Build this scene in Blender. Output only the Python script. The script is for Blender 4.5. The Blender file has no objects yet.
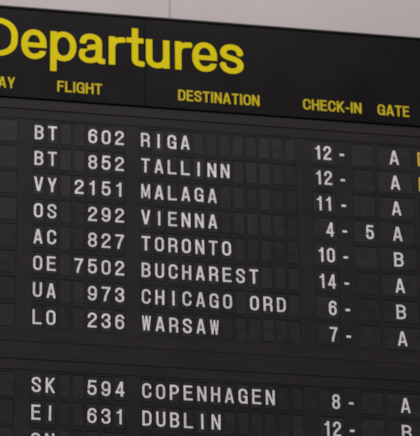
import bpy, math, random
import numpy as np
from mathutils import Matrix, Vector

random.seed(7)
scene = bpy.context.scene
COL = scene.collection
H0 = 6.88                      # height of the first flight line above the concourse floor

# ------------------------------------------------------------------ camera
rx, ry, rz = -0.450562539280433, -0.18727909738693, -0.016060957574146238
tv = np.array([-0.6501754393950564, -0.32571874709671356, 11.422510013004718])
cx, sx, cy, sy, cz, sz = math.cos(rx), math.sin(rx), math.cos(ry), math.sin(ry), math.cos(rz), math.sin(rz)
Rm = (np.array([[cz, -sz, 0], [sz, cz, 0], [0, 0, 1]]) @ np.array([[1, 0, 0], [0, cx, -sx], [0, sx, cx]])
      @ np.array([[cy, 0, sy], [0, 1, 0], [-sy, 0, cy]]))
Cb = -Rm.T @ tv                                        # camera in board axes (right, down, into the board)
Bm = np.array([[1, 0, 0], [0, 0, -1], [0, 1, 0]])
rot = (Rm @ Bm).T @ np.diag([1, -1, -1])
cam_d = bpy.data.cameras.new('camera')
cam = bpy.data.objects.new('camera', cam_d)
COL.objects.link(cam)
M4 = Matrix.Identity(4)
for i in range(3):
    for j in range(3):
        M4[i][j] = rot[i, j]
M4.translation = Vector((Cb[0], Cb[2], -Cb[1] + H0))
cam.matrix_world = M4
cam_d.sensor_fit = 'HORIZONTAL'
cam_d.sensor_width = 36
cam_d.lens = 3000 / 420 * 36
cam_d.clip_start = 0.1
cam_d.clip_end = 200
cam_d.dof.use_dof = True                               # hand-held long lens, focus a little short
cam_d.dof.focus_distance = 9.0
cam_d.dof.aperture_fstop = 9.2
scene.camera = cam

# ------------------------------------------------------------------ world, lamps, exposure
w = bpy.data.worlds.new('World')
scene.world = w
w.use_nodes = True
bg = w.node_tree.nodes['Background']
bg.inputs['Color'].default_value = (1.0, 0.955, 0.965, 1)
bg.inputs['Strength'].default_value = 0.15

def area(name, loc, target, sx_, sy_, power, col):
    d = bpy.data.lights.new(name, 'AREA')
    d.shape = 'RECTANGLE'; d.size = sx_; d.size_y = sy_; d.energy = power; d.color = col
    o = bpy.data.objects.new(name, d)
    COL.objects.link(o)
    o.location = loc
    o.rotation_euler = (Vector(target) - Vector(loc)).to_track_quat('-Z', 'Y').to_euler()
    return o
area('area_lamp', (-0.1, -4.2, H0 + 4.3), (0.4, 0, H0 - .3), 5.4, 1.4, 232, (1.0, 0.95, 0.93))  # ceiling lighting, above and in front of the board
area('area_lamp', (-2.8, -6.8, H0 + .2), (-0.1, 0, H0 - 1.0), 2.4, 1.6, 88, (1.0, 0.94, 0.96))  # low fill, not a ceiling lamp: added to brighten the board's lower left

scene.view_settings.view_transform = 'Standard'
scene.view_settings.look = 'None'
scene.view_settings.exposure = 0
scene.view_settings.gamma = 1
scene.render.engine = 'CYCLES'

# ------------------------------------------------------------------ materials
def mat(name, base, rough=0.5, spec=0.5, var=0.12, scale=14.0, bump=0.0, bscale=120.0, rnd=0.0, coat=0.0, stretch=(1, 1, 1)):
    m = bpy.data.materials.new(name)
    m.use_nodes = True
    nt = m.node_tree; N = nt.nodes; Lk = nt.links
    p = N['Principled BSDF']
    p.inputs['Specular IOR Level'].default_value = spec
    p.inputs['Coat Weight'].default_value = coat
    tc = N.new('ShaderNodeTexCoord')
    mp = N.new('ShaderNodeMapping'); mp.inputs['Scale'].default_value = stretch
    geo = N.new('ShaderNodeNewGeometry')
    Lk.new(geo.outputs['Position'], mp.inputs['Vector'])
    n = N.new('ShaderNodeTexNoise'); n.inputs['Scale'].default_value = scale; n.inputs['Detail'].default_value = 6; n.inputs['Roughness'].default_value = .62
    Lk.new(mp.outputs['Vector'], n.inputs['Vector'])
    r = N.new('ShaderNodeMapRange')
    r.inputs['From Min'].default_value = .3; r.inputs['From Max'].default_value = .7
    r.inputs['To Min'].default_value = 1 - var; r.inputs['To Max'].default_value = 1 + var
    Lk.new(n.outputs['Fac'], r.inputs['Value'])
    val = r.outputs['Result']
    if rnd:
        oi = N.new('ShaderNodeObjectInfo')
        r2 = N.new('ShaderNodeMapRange')
        r2.inputs['To Min'].default_value = 1 - rnd; r2.inputs['To Max'].default_value = 1 + rnd
        Lk.new(oi.outputs['Random'], r2.inputs['Value'])
        mu = N.new('ShaderNodeMath'); mu.operation = 'MULTIPLY'
        Lk.new(val, mu.inputs[0]); Lk.new(r2.outputs['Result'], mu.inputs[1])
        val = mu.outputs['Value']
    vm = N.new('ShaderNodeVectorMath'); vm.operation = 'SCALE'
    vm.inputs[0].default_value = base
    Lk.new(val, vm.inputs['Scale'])
    Lk.new(vm.outputs['Vector'], p.inputs['Base Color'])
    rr = N.new('ShaderNodeMapRange')
    rr.inputs['To Min'].default_value = max(.05, rough - .12); rr.inputs['To Max'].default_value = min(1, rough + .12)
    Lk.new(n.outputs['Fac'], rr.inputs['Value'])
    Lk.new(rr.outputs['Result'], p.inputs['Roughness'])
    if bump:
        n2 = N.new('ShaderNodeTexNoise'); n2.inputs['Scale'].default_value = bscale; n2.inputs['Detail'].default_value = 3
        Lk.new(geo.outputs['Position'], n2.inputs['Vector'])
        b = N.new('ShaderNodeBump'); b.inputs['Strength'].default_value = bump; b.inputs['Distance'].default_value = .002
        Lk.new(n2.outputs['Fac'], b.inputs['Height']); Lk.new(b.outputs['Normal'], p.inputs['Normal'])
    return m

MAT = {
    'wall': mat('wall_paint', (.605, .560, .555), .65, .3, .035, 1.6, .12, 260),
    'joint': mat('joint_filler', (.36, .33, .325), .8, .2, .1, 20),
    'header': mat('header_acrylic', (.0108, .0093, .0108), .34, .05, .25, 5, 0, 1, 0),
    'frame': mat('frame_metal', (.010, .009, .0095), .45, .2, .2, 9),
    'plate': mat('row_plate_paint', (.0235, .0205, .0238), .55, .11, .25, 7, .1, 300, .06),
    'slat': mat('slat_paint', (.0240, .0208, .0240), .5, .11, .25, 9, .1, 300, .08, stretch=(.3, 1, 2)),
    'flap': mat('flap_plastic', (.0268, .0240, .0276), .5, .12, .26, 22, .08, 300, .20),
    'white': mat('flap_print_white', (.86, .855, .90), .55, .15, .08, 60, 0, 1, .08),
    'ochre': mat('flap_print_yellow', (.74, .50, .06), .55, .3, .07, 60),
    'yellow': mat('header_lettering_yellow', (.82, .68, .003), .5, .06, .05, 12),
    'head': mat('column_lettering_yellow', (.67, .53, .012), .5, .08, .08, 30),
    'axle': mat('axle_steel', (.03, .03, .03), .4, .5, .1, 40),
}

# ------------------------------------------------------------------ mesh helpers (board axes: X right, Y down, Z into the board)
class MB:
    def __init__(s):
        s.v = []; s.f = []; s.m = []
    def quad(s, pts, mi=0):
        i = len(s.v); s.v += pts; s.f.append(tuple(range(i, i + len(pts)))); s.m.append(mi)
    def box(s, x0, x1, y0, y1, z0, z1, mi=0, b=0.0):
        """box with its front (z0) edges bevelled by b"""
        i = len(s.v)
        s.v += [(x0 + b, y0 + b, z0), (x1 - b, y0 + b, z0), (x1 - b, y1 - b, z0), (x0 + b, y1 - b, z0)]
        if b:
            s.v += [(x0, y0, z0 + b), (x1, y0, z0 + b), (x1, y1, z0 + b), (x0, y1, z0 + b)]
        s.v += [(x0, y0, z1), (x1, y0, z1), (x1, y1, z1), (x0, y1, z1)]
        rings = [i, i + 4, i + 8] if b else [i, i + 4]
        s.f.append((i, i + 1, i + 2, i + 3)); s.m.append(mi)
        for a, c in zip(rings[:-1], rings[1:]):
            for k in range(4):
                k2 = (k + 1) % 4
                s.f.append((a + k2, a + k, c + k, c + k2)); s.m.append(mi)
        a = rings[-1]
        s.f.append((a + 3, a + 2, a + 1, a)); s.m.append(mi)
    def add(s, o, dx=0, dy=0, dz=0, mi=0):
        i = len(s.v)
        s.v += [(x + dx, y + dy, z + dz) for x, y, z in o.v]
        s.f += [tuple(i + k for k in f) for f in o.f]
        s.m += [mi] * len(o.f)
    def mesh(s, name, mats):
        me = bpy.data.meshes.new(name)
        me.from_pydata([(x, z, -y) for x, y, z in s.v], [], [f[::-1] for f in s.f])
        for m_ in mats:
            me.materials.append(m_)
        me.polygons.foreach_set('material_index', s.m)
        me.update()
        return me

def link(name, me, parent=None, loc=(0, 0, 0), roty=0.0):
    o = bpy.data.objects.new(name, me)
    COL.objects.link(o)
    o.parent = parent
    o.location = (loc[0], loc[2], -loc[1])
    return o

# ------------------------------------------------------------------ lettering: stroke outlines -> contoured polygons
def bez(a, b, c, d, n=10):
    t = np.linspace(0, 1, n + 1)[1:, None]
    a, b, c, d = map(np.array, (a, b, c, d))
    return [tuple(p) for p in (1 - t) ** 3 * a + 3 * (1 - t) ** 2 * t * b + 3 * (1 - t) * t * t * c + t ** 3 * d]

class Path:
    def __init__(s, x, y): s.p = [(x, y)]
    def l(s, x, y): s.p.append((x, y)); return s
    def q(s, x, y, first, k=.60):
        """quarter arc to x,y; first = 'h' or 'v' start tangent"""
        x0, y0 = s.p[-1]
        if first == 'h':
            s.p += bez((x0, y0), (x0 + (x - x0) * k, y0), (x, y - (y - y0) * k), (x, y))
        else:
            s.p += bez((x0, y0), (x0, y0 + (y - y0) * k), (x - (x - x0) * k, y), (x, y))
        return s
    def c(s, *a):
        s.p += bez(s.p[-1], a[0:2], a[2:4], a[4:6], 14); return s

def contour(strokes, box, t, aniso, clip, cell, gap=None, depth=0.0, cuts=()):
    """distance field of butt-capped strokes, traced to a flat mesh (y up in glyph space); returns MB in board axes"""
    x0, x1, y0, y1 = box
    pad = cell * 2
    nx = int((x1 - x0 + 2 * pad) / cell) + 1; ny = int((y1 - y0 + 2 * pad) / cell) + 1
    xs = x0 - pad + np.arange(nx) * cell; ys = y0 - pad + np.arange(ny) * cell
    X, Y = np.meshgrid(xs, ys)
    F = np.full(X.shape, 1e3)
    for st in strokes:
        th = t
        if isinstance(st, tuple): st, th = st
        P = np.array(st.p if isinstance(st, Path) else st, float) * [1, aniso]
        closed = np.allclose(P[0], P[-1])
        f = np.full(X.shape, 1e3)
        Ys = Y * aniso
        n = len(P) - 1
        for i in range(n):
            a, b = P[i], P[i + 1]; d = b - a; L = math.hypot(*d)
            if L < 1e-9: continue
            d = d / L
            s_ = (X - a[0]) * d[0] + (Ys - a[1]) * d[1]
            q_ = np.abs(-(X - a[0]) * d[1] + (Ys - a[1]) * d[0])
            if closed or (0 < i < n - 1):
                dd = np.hypot(q_, np.maximum(np.maximum(-s_, s_ - L), 0)) - th / 2
            else:
                lo = -s_ if i == 0 else np.full(X.shape, -1e3)
                hi = s_ - L if i == n - 1 else np.full(X.shape, -1e3)
                ex = np.maximum(0, np.maximum(-s_ if i else 0 * s_, (s_ - L) if i < n - 1 else 0 * s_))
                dd = np.maximum(np.hypot(q_, ex) - th / 2, np.maximum(lo, hi))
            f = np.minimum(f, dd)
        F = np.minimum(F, f)
    F = np.maximum(F, np.maximum(clip[0] - Y, Y - clip[1]))
    for cxa, cxb, cya, cyb in cuts:
        bx = np.maximum(np.maximum(cxa - X, X - cxb), np.maximum(cya - Y, Y - cyb))
        F = np.maximum(F, -bx)
    if gap is not None:
        F = np.maximum(F, gap[1] - np.abs(Y - gap[0]))
    F[np.abs(F) < 1e-7] = 1e-7
    mb = MB()
    ins = F < 0
    idx = {}
    def vert(key, x, y):
        if key not in idx:
            idx[key] = len(mb.v); mb.v.append((x, -y, 0.0))
        return idx[key]
    def gv(j, i): return vert(('g', j, i), xs[i], ys[j])
    def ev(j, i, j2, i2):
        a, b = F[j, i], F[j2, i2]; u = a / (a - b)
        return vert(('e',) + min(((j, i), (j2, i2)), ((j2, i2), (j, i))), xs[i] + u * (xs[i2] - xs[i]), ys[j] + u * (ys[j2] - ys[j]))
    segs = []
    cnt = ins[:-1, :-1].astype(int) + ins[1:, :-1] + ins[:-1, 1:] + ins[1:, 1:]
    for j in range(ny - 1):
        i = 0
        while i < nx - 1:
            k = cnt[j, i]
            if k == 4:
                i2 = i
                while i2 + 1 < nx - 1 and cnt[j, i2 + 1] == 4: i2 += 1
                mb.f.append((gv(j, i), gv(j + 1, i), gv(j + 1, i2 + 1), gv(j, i2 + 1))); mb.m.append(0)
                i = i2 + 1; continue
            if k:
                cs = [(j, i), (j, i + 1), (j + 1, i + 1), (j + 1, i)]
                poly = []; cr = []
                for a in range(4):
                    A = cs[a]; Bq = cs[(a + 1) % 4]
                    if ins[A]: poly.append(gv(*A))
                    if ins[A] != ins[Bq]:
                        v = ev(*A, *Bq); poly.append(v); cr.append((v, ins[A]))
                if len(poly) > 2:
                    mb.f.append(tuple(poly[::-1])); mb.m.append(0)
                for a in range(len(cr)):
                    if cr[a][1]:
                        segs.append((cr[a][0], cr[(a + 1) % len(cr)][0]))
            i += 1
    if depth:
        back = {}
        def bv(a):
            if a not in back:
                back[a] = len(mb.v); x, y, z = mb.v[a]; mb.v.append((x, y, z + depth))
            return back[a]
        for a, b in segs:
            mb.f.append((a, b, bv(b), bv(a))); mb.m.append(0)
    return mb

def caps(ch, w, h, t):
    """strokes of a Helvetica-like capital or digit in a w x h box"""
    L, R, B, T, cx_ = t / 2, w - t / 2, t / 2, h - t / 2, w / 2
    r = (R - L) / 2 * 1.1
    m = h * .5
    S = []
    A = S.append
    def ring(l, r_, b, t_, rr):
        rr = min(rr, (t_ - b) / 2); c = (l + r_) / 2
        return Path(c, t_).q(l, t_ - rr, 'h').l(l, b + rr).q(c, b, 'v').q(r_, b + rr, 'h').l(r_, t_ - rr).q(c, t_, 'v')
    if ch in 'O0': A(ring(L, R, B, T, r))
    elif ch == 'C': A(Path(R, h * .655).l(R, T - r).q(cx_, T, 'v').q(L, T - r, 'h').l(L, B + r).q(cx_, B, 'v').q(R, B + r, 'h').l(R, h * .355))
    elif ch == 'G':
        A(Path(R, h * .67).l(R, T - r).q(cx_, T, 'v').q(L, T - r, 'h').l(L, B + r).q(cx_, B, 'v').q(R, B + r, 'h').l(R, h * .50))
        A(Path(cx_ * 1.02, h * .47).l(w, h * .47)); A(Path(R, 0).l(R, h * .3))
    elif ch == 'A':
        A(Path(L * .95 - (cx_ - L) * .06, -.06 * h).l(cx_ - t * .12 + (cx_ - L) * .06, 1.06 * h)); A(Path(w - L * .95 + (cx_ - L) * .06, -.06 * h).l(cx_ + t * .12 - (cx_ - L) * .06, 1.06 * h))
        A((Path(L * 1.8, h * .275).l(w - L * 1.8, h * .275), t * .9))
    elif ch == 'B':
        A(Path(L, 0).l(L, h)); y = h * .525; rb = (T - y) / 2
        A(Path(L, T).l(cx_, T).q(R - t * .12, T - rb, 'h').q(cx_, y, 'v').l(L, y))
        rb = (y - B) / 2
        A(Path(L, y).l(cx_, y).q(R, y - rb, 'h').q(cx_, B, 'v').l(L, B))
    elif ch == 'D':
        A(Path(L, 0).l(L, h)); A(Path(L, T).l(cx_ * .95, T).q(R, T - r * 1.15, 'h').l(R, B + r * 1.15).q(cx_ * .95, B, 'v').l(L, B))
    elif ch in 'EF':
        A(Path(L, 0).l(L, h)); A(Path(0, T).l(w * .97, T)); A(Path(L, h * .525).l(w * .9, h * .525))
        if ch == 'E': A(Path(0, B).l(w, B))
    elif ch == 'H': A(Path(L, 0).l(L, h)); A(Path(R, 0).l(R, h)); A(Path(L, h * .52).l(R, h * .52))
    elif ch == 'I': A(Path(cx_, 0).l(cx_, h))
    elif ch == 'K':
        A(Path(L, 0).l(L, h)); A(Path(L, h * .36).l(R + t * .1, h * 1.03)); A(Path(w * .38, h * .56).l(R + t * .2, -.03 * h))
    elif ch == 'L': A(Path(L, 0).l(L, h)); A(Path(0, B).l(w, B))
    elif ch == 'M':
        q = t * .82
        for x in (q / 2, w - q / 2): A((Path(x, 0).l(x, h), q))
        A((Path(q * .55, 1.03 * h).l(cx_, h * .12), q * .95)); A((Path(w - q * .55, 1.03 * h).l(cx_, h * .12), q * .95))
    elif ch == 'N': A(Path(L, 0).l(L, h)); A(Path(R, 0).l(R, h)); A((Path(L * .9, 1.02 * h).l(w - L * .9, -.02 * h), t * .98))
    elif ch in 'PR':
        A(Path(L, 0).l(L, h)); y = h * .46; rb = (T - y) / 2
        A(Path(L, T).l(cx_, T).q(R, T - rb, 'h').q(cx_, y, 'v').l(L, y))
        if ch == 'R': A(Path(cx_ * .95, y).c(R * .93, y, R, y * .92, R, y * .55).l(R + t * .02, 0))
    elif ch == 'S':
        A(Path(R, h * .685).l(R, h * .72).q(cx_, T, 'v').q(L, h * .735, 'h').c(L, h * .51, R, h * .53, R, h * .272).q(cx_, B, 'h' if 0 else 'v').q(L, h * .29, 'h').l(L, h * .325))
    elif ch == 'T': A(Path(cx_, 0).l(cx_, h)); A(Path(0, T).l(w, T))
    elif ch == 'U': A(Path(L, h).l(L, B + r).q(cx_, B, 'v').q(R, B + r, 'h').l(R, h))
    elif ch == 'V':
        A(Path(L * .9 - (cx_ - L) * .06, 1.06 * h).l(cx_ - t * .1 + (cx_ - L) * .06, -.06 * h)); A(Path(w - L * .9 + (cx_ - L) * .06, 1.06 * h).l(cx_ + t * .1 - (cx_ - L) * .06, -.06 * h))
    elif ch == 'W':
        q = t * .74
        for a, b in ((q * .5, w * .27), (w * .27, cx_), (cx_, w * .73), (w * .73, w - q * .5)):
            dn = a == q * .5 or a == cx_
            A((Path(a, 1.02 * h if dn else -.02 * h).l(b, -.02 * h if dn else 1.02 * h), q))
    elif ch == 'Y':
        A(Path(cx_, 0).l(cx_, h * .45)); A(Path(L * .8, 1.04 * h).l(cx_, h * .36)); A(Path(w - L * .8, 1.04 * h).l(cx_, h * .36))
    elif ch == '1': A(Path(w * .58, 0).l(w * .58, h)); A((Path(w * .16, h * .76).q(w * .56, h * .99, 'h'), t * .85))
    elif ch == '2':
        A(Path(L, h * .64).l(L, h * .70).q(cx_, T, 'v').q(R, h * .715, 'h').c(R, h * .50, L * 1.1, h * .38, L * 1.1, B)); A(Path(0, B).l(w, B))
    elif ch == '3':
        A(Path(L, h * .69).l(L, h * .72).q(cx_, T, 'v').q(R - t * .08, h * .74, 'h').q(cx_ * .95, h * .525, 'v').l(cx_ * .8, h * .525))
        A(Path(cx_ * .8, h * .525).l(cx_ * .95, h * .525).q(R, h * .28, 'h').q(cx_, B, 'v').q(L, h * .285, 'h').l(L, h * .32))
    elif ch == '4':
        A(Path(w * .72, 0).l(w * .72, h)); A(Path(0, h * .27).l(w, h * .27)); A((Path(t * .42, h * .22).l(w * .70, h * 1.02), t * .9))
    elif ch == '5':
        A(Path(w * .12, T).l(w * .95, T)); A((Path(w * .22, h).l(w * .13, h * .42), t * .9))
        A(Path(w * .17, h * .50).c(w * .3, h * .65, R, h * .70, R, h * .335).q(cx_, B, 'v').q(L, h * .27, 'h').l(L, h * .31))
    elif ch in '69':
        P1 = Path(cx_, h * .60).q(L, h * .34, 'h').q(cx_, B, 'v').q(R, h * .34, 'h').q(cx_, h * .60, 'v')
        P2 = Path(R, h * .73).q(cx_, T, 'v').q(L, h * .60, 'h').l(L, h * .30)
        if ch == '9':
            for P in (P1, P2): P.p = [(w - x, h - y) for x, y in P.p]
        A(P1); A(P2)
    elif ch == '7': A(Path(0, T).l(w, T)); A(Path(R * 1.0, h * .93).c(w * .62, h * .62, w * .40, h * .34, w * .36, -.02 * h))
    elif ch == '8': A(ring(L + t * .1, R - t * .1, h * .525, T, 1)); A(ring(L, R, B, h * .525, 1))
    elif ch == '-': A(Path(0, h * .40).l(w, h * .40))
    return S

def glyph(ch, w, h, t, cell, aniso=1.1, gap=None, depth=0.0):
    if ch == 'I' or ch == '1' and False: pass
    return contour(caps(ch, w, h, t), (0, w, 0, h), t, aniso, (0, h), cell, gap, depth)

# ------------------------------------------------------------------ the wall
wall = bpy.data.objects.new('panelled_wall', None)
COL.objects.link(wall)
wall.location = (0.5, 0.17, H0 - 2.0)
wall['label'] = 'pale grey wall panels with a vertical joint behind and above the departures board'
wall['category'] = 'wall'
WZ = .08                                              # wall face behind the lettering plane
def wall_mesh(x0, x1):
    m = MB(); m.box(x0, x1, -2.6, 2.2, 0, .03, 0, .0015)
    return m.mesh('wall_panel', [MAT['wall']])
for a, b in ((-2.4, .5215), (.5255, 3.4)):
    o = link('wall_panel', wall_mesh(a - .5, b - .5), wall)
    o.location = (0, WZ - .17, 2.0)
m = MB(); m.box(-2.9, 2.9, -2.6, 2.2, .031, .05); m.box(.0216, .0254, -2.59, 2.19, .0016, .0309)
o = link('backing', m.mesh('backing', [MAT['joint']]), wall); o.location = (0, WZ - .17, 2.0)

# ------------------------------------------------------------------ the departures board
board = bpy.data.objects.new('departures_board', None)
COL.objects.link(board)
BX, BY = .60, 1.36                                    # base of the board in board axes
board.location = (BX, 0, H0 - BY)
board['label'] = 'black split-flap departures board with yellow title and white flight lines, hung on the pale wall'
board['category'] = 'departures board'
def part(name, me, parent=None, x=0, y=0, z=0):
    """child placed in board axes; a sub-part's x, y, z are relative to its parent"""
    if parent is None:
        return link(name, me, board, (x - BX, y - BY, z))
    return link(name, me, parent, (x, y, z))

X0, X1 = -.36, 1.98
TOP, HB = -.536, -.138                                # top of the header, bottom of the header
# cabinet behind everything
m = MB(); m.box(X0 + .004, X1 - .004, TOP + .004, BY - .002, .03, .079)
part('cabinet', m.mesh('cabinet', [MAT['frame']]))
# frame: top rail, bottom rail, two sides
m = MB()
m.box(X0, X1, TOP, TOP + .011, -.019, .03, 0, .003)
m.box(X0, X1, BY - .02, BY, -.019, .03, 0, .002)
m.box(X0, X0 + .012, TOP + .011, BY - .02, -.019, .03, 0, .002)
m.box(X1 - .012, X1, TOP + .011, BY - .02, -.019, .03, 0, .002)
part('frame', m.mesh('frame', [MAT['frame']]))

# header: two black panels meeting in a vertical seam
HZ = -.013
hp = []
for a, b in ((X0 + .0125, .40595), (.40645, X1 - .0125)):
    m = MB(); m.box(0, b - a, 0, HB - .002 - (TOP + .0115), 0, .03, 0, .0012)
    hp.append(part('header_panel', m.mesh('header_panel', [MAT['header']]), None, a, TOP + .0115, HZ))
PX = [X0 + .0125, .40645]; PY = TOP + .0115

# title: lower-case letters drawn as strokes, y up from the baseline
XH, CAP, ST = .1275, .170, .0248
def tl(ch, a, b):
    t = ST; L, R, B, T = a + t / 2, b - t / 2, .0124 - .002, XH - .0124 + .002
    c = (L + R) / 2; mid = XH / 2
    S = []; cuts = []; lo, hi = -.01, CAP
    if ch == 'D':
        T2, B2 = CAP - .0124, .0124; r = (R - L) * .5
        S = [Path(L, 0).l(L, CAP), Path(L, T2).l(c - .008, T2).q(R, T2 - r, 'h').l(R, B2 + r).q(c - .008, B2, 'v').l(L, B2)]; lo = 0
    elif ch == 'e':
        S = [Path(R, mid - .008).l(R, mid + .004).q(c, T, 'v').q(L, mid, 'h').q(c, B, 'v').q(R - .002, XH * .285, 'h', .55), (Path(L, mid - .003).l(R + t / 2, mid - .003), .0215)]
        cuts = [(c + .014, b + .01, XH * .285, mid - .0135)]
    elif ch == 'p':
        S = [Path(L, -.0475).l(L, XH), Path(c, T).q(L + .001, mid, 'h').q(c, B, 'v').q(R, mid, 'h').q(c, T, 'v')]; lo = -.0475
    elif ch == 'a':
        R2 = R - .009
        S = [Path(L + .004, XH * .68).q(c - .004, T, 'v').q(R2, XH * .70, 'h').l(R2, XH * .2).c(R2, XH * .10, R2 + .002, .010, b, .0105),
             (Path(R2, XH * .60).c(R2 - .010, XH * .52, L, XH * .60, L, XH * .275).q(c - .008, B, 'v').c(c + .012, B, R2, XH * .16, R2, XH * .40), t * .93)]
        cuts = [(a - .01, c - .016, XH * .47, XH * .655)]
    elif ch == 'r':
        S = [Path(L, 0).l(L, XH - .003), Path(L, XH * .55).c(L, XH * .8, L + .012, XH - .0157, b, XH - .0157)]; lo = 0
    elif ch == 't':
        k = a + .0335
        S = [Path(k, .168).l(k, .036).c(k, .016, k + .008, .0117, b, .0117), (Path(a, XH - .0135).l(b, XH - .0135), .0235)]; hi = .168
    elif ch == 'u':
        S = [Path(L, XH - .003).l(L, XH * .32).q(c - .002, B, 'v').c(c + .02, B, R, XH * .2, R, XH * .42), Path(R, 0).l(R, XH - .003)]
    elif ch == 's':
        S = [Path(R - .001, XH * .66).q(c, T, 'v').q(L + .002, XH * .71, 'h').c(L + .002, XH * .46, R, XH * .60, R, XH * .285).q(c, B, 'v').q(L, XH * .33, 'h')]
    return S, (a - .002, b + .002, lo, hi), (lo, hi), cuts
title = [('D', -.238, -.0895), ('e', -.0755, .0225), ('p', .0375, .1385), ('a', .1475, .2475), ('r', .2655, .3275), ('t', .3345, .4015),
         ('u', .4115, .5035), ('r', .5260, .5905), ('e', .5935, .6915), ('s', .7025, .7965)]
for ch, a, b in title:
    S, bx, cl, cuts = tl(ch, a, b)
    g = contour(S, bx, ST, 1.06, cl, .0012, None, .0018, cuts)
    pi = 0 if b < .4065 else 1
    part('title_letter', g.mesh('title_letter', [MAT['yellow']]), hp[pi], -PX[pi], -.3105 - PY, -.0018)

# column headings
def heading(text, xa, xb, pi):
    h = .0475; t = .0076
    ww = {'I': .32, '-': .55, 'A': 1.08, 'M': 1.2, 'C': 1.04, 'G': 1.04, 'O': 1.04, 'N': 1.02, 'L': .86, 'F': .86, 'E': .9, 'T': .95}
    ks = [ww.get(c, 1.0) for c in text]
    gap = .0044
    u = (xb - xa - gap * (len(text) - 1)) / sum(ks)
    mb = MB(); x = xa
    for c, k in zip(text, ks):
        g = glyph(c, u * k, h, t, .0008)
        mb.add(g, x - PX[pi], -.1755 - PY, -.0006)
        x += u * k + gap
    return part('column_heading', mb.mesh('column_heading', [MAT['head']]), hp[pi])
heading('DAY', -.195, -.0975, 0)
heading('FLIGHT', .066, .2395, 0)
heading('DESTINATION', .5365, .8565, 1)
heading('CHECK-IN', 1.0295, 1.2625, 1)
heading('GATE', 1.327, 1.4545, 1)

# horizontal slats between header and rows and between the two banks of rows
def slat(y0, y1, z=-.006, bev=.0015):
    m = MB(); m.box(0, X1 - X0 - .026, 0, y1 - y0, 0, .03, 0, bev)
    part('slat', m.mesh('slat', [MAT['slat']]), None, X0 + .013, y0, z)
P_ROW = 0.10961871180516673
GAP = 0.16155513332335233
def row_y(k): return k * P_ROW + (GAP if k > 7 else 0)
slat(HB, -.0948, -.006)
slat(-.0942, -.0553, -.003)
yb = row_y(7) + .0545
slat(yb, .8707, -.003)
slat(.8713, .9412, -.0042)
slat(.9418, row_y(8) - .0550, -.003)

# flight rows
CHW, CHH, CHT = .0336, .0595, .0081
FH = .0475                                            # half height of a window
PZ = -.0014                                           # front of the row plate; printed faces lie at z = 0
PITCH = .0515
XF, XD = .15329225347274109, .4092540463742222
def cells():
    c = [('day', -.158, .154)]
    c += [('airline', i * PITCH, .0440) for i in range(3)]
    c += [('flight', XF + .0012 + i * PITCH, .0440) for i in range(4)]
    c += [('dest', XD + i * PITCH, .0440) for i in range(12)]
    c += [('desk_from', 1.1045, .094), ('desk_to', 1.2610, .088), ('gate', 1.3880, .142)]
    c += [('remark', 1.4985 + i * PITCH, .0440) for i in range(4)]
    return c
CELLS = cells()

def plate():
    # one welded sheet with window openings and lips
    m = MB()
    xs = [X0 + .013]
    for _, c, w_ in CELLS: xs += [c - w_ / 2, c + w_ / 2]
    xs.append(X1 - .013)
    hh = P_ROW / 2 - .0005
    z0, z1 = PZ, .014
    ysb = [-hh, -FH, FH, hh]
    b = .0003
    for r_ in range(3):
        for i in range(len(xs) - 1):
            if r_ == 1 and i % 2 == 1:
                a, c = xs[i], xs[i + 1]; u, v = -FH, FH
                o_ = [(a, u, z0), (c, u, z0), (c, v, z0), (a, v, z0)]
                n_ = [(a + b, u + b, z0 + b), (c - b, u + b, z0 + b), (c - b, v - b, z0 + b), (a + b, v - b, z0 + b)]
                d_ = [(x, y, z1) for x, y, z in n_]
                for k in range(4):
                    k2 = (k + 1) % 4
                    m.quad([o_[k], o_[k2], n_[k2], n_[k]])
                    m.quad([n_[k], n_[k2], d_[k2], d_[k]])
                continue
            m.quad([(xs[i], ysb[r_], z0), (xs[i + 1], ysb[r_], z0), (xs[i + 1], ysb[r_ + 1], z0), (xs[i], ysb[r_ + 1], z0)])
    a, c = xs[0], xs[-1]
    m.quad([(a, -hh, z1), (c, -hh, z1), (c, -hh, z0), (a, -hh, z0)])
    m.quad([(a, hh, z0), (c, hh, z0), (c, hh, z1), (a, hh, z1)])
    return m
PLATE = plate().mesh('flight_row', [MAT['plate']])
g = glyph('-', .0175, CHH, .0100, .0006)
DASH = MB(); DASH.add(g, 0, 0, 0); DASH = DASH.mesh('dash', [MAT['white']])

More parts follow.
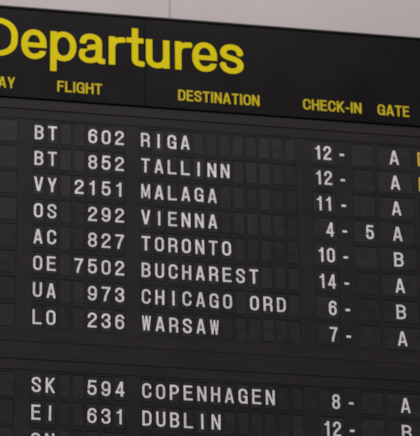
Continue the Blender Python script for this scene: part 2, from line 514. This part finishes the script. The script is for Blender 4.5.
cache = {}
def flap_mesh(text, w_, kind):
    key = (text, round(w_, 4), kind)
    if key in cache: return cache[key]
    m = MB()
    hw = w_ / 2 - .0016; hh = FH - .0017
    # upper leaf, lower leaf lying a touch further forward, spare leaves fanned behind and the axle between them
    m.box(-hw, hw, -hh, -.0003, .0003, .0012, 0)
    m.box(-hw, hw, .0003, hh - .0012, .0003, .0012, 0)
    m.box(-hw + .0006, hw - .0006, hh - .0012, hh - .0004, .0016, .0022, 0)
    m.box(-hw + .0006, hw - .0006, hh - .0006, hh + .0006, .0030, .0036, 0)
    m.box(-hw - .0016, hw + .0016, -.0011, .0011, .0022, .0044, 2)
    n = len(text)
    gw = CHW if kind in ('airline', 'flight', 'dest', 'remark') else .0300 if kind != 'gate' else .0365
    step = .0360
    for i, ch in enumerate(text):
        if ch == ' ': continue
        g = glyph(ch, gw, CHH, CHT, .0006, 1.05, (CHH / 2, .0004))
        xo = (i - (n - 1) / 2) * step - gw / 2
        m.add(g, xo, CHH / 2, 0, 1)
    cache[key] = m.mesh('flap', [MAT['flap'], MAT['ochre'] if kind == 'remark' else MAT['white'], MAT['axle']])
    return cache[key]

ROWS = [
    ('BT', ' 602', 'RIGA', '12', '  ', 'A', 'B'),
    ('BT', ' 852', 'TALLINN', '12', '  ', 'A', 'B'),
    ('VY', '2151', 'MALAGA', '11', '  ', 'A', ''),
    ('OS', ' 292', 'VIENNA', ' 4', ' 5', 'A', ''),
    ('AC', ' 827', 'TORONTO', '10', '  ', 'B', ''),
    ('OE', '7502', 'BUCHAREST', '14', '  ', 'A', ''),
    ('UA', ' 973', 'CHICAGO ORD', ' 6', '  ', 'B', ''),
    ('LO', ' 236', 'WARSAW', ' 7', '  ', 'A', ''),
    ('SK', ' 594', 'COPENHAGEN', ' 8', '  ', 'A', ''),
    ('EI', ' 631', 'DUBLIN', '12', '  ', 'B', ''),
    ('SN', '', '', '', '', '', ''),
]
for k, (al, fl, de, ck, dk, gt, rm) in enumerate(ROWS):
    row = part('flight_row', PLATE, None, 0, row_y(k), 0)
    src = {'airline': al.ljust(3), 'flight': fl.ljust(4), 'dest': de.ljust(12), 'remark': rm.ljust(4)}
    seen = {}
    for kind, c, w_ in CELLS:
        if kind in src:
            i = seen.get(kind, 0); seen[kind] = i + 1
            text = src[kind][i]
        else:
            text = {'day': '', 'desk_from': ck, 'desk_to': dk, 'gate': gt}[kind]
        blank = not text.strip()
        if k == 10 and c > .6: continue                # below the picture's edge
        if kind == 'remark' and c > 1.52 : continue
        name = {'day': 'day_flap', 'gate': 'gate_flap', 'remark': 'remark_flap'}.get(kind)
        if not name:
            name = 'blank_flap' if blank else ('letter_flap' if kind in ('airline', 'dest') else 'digit_flap')
        o = part(name, flap_mesh(text if not blank else '', w_, kind), row, c, random.uniform(-.0009, .0009), 0)
        o.rotation_euler = (math.radians(random.uniform(-.8, .8)), math.radians(random.uniform(-.6, .6)), 0)
        if kind == 'remark' and not blank: o['label'] = 'flap with a yellow letter'
    if ck.strip():
        part('dash', DASH, row, 1.1795 - .00875, .0295, PZ - .0006)
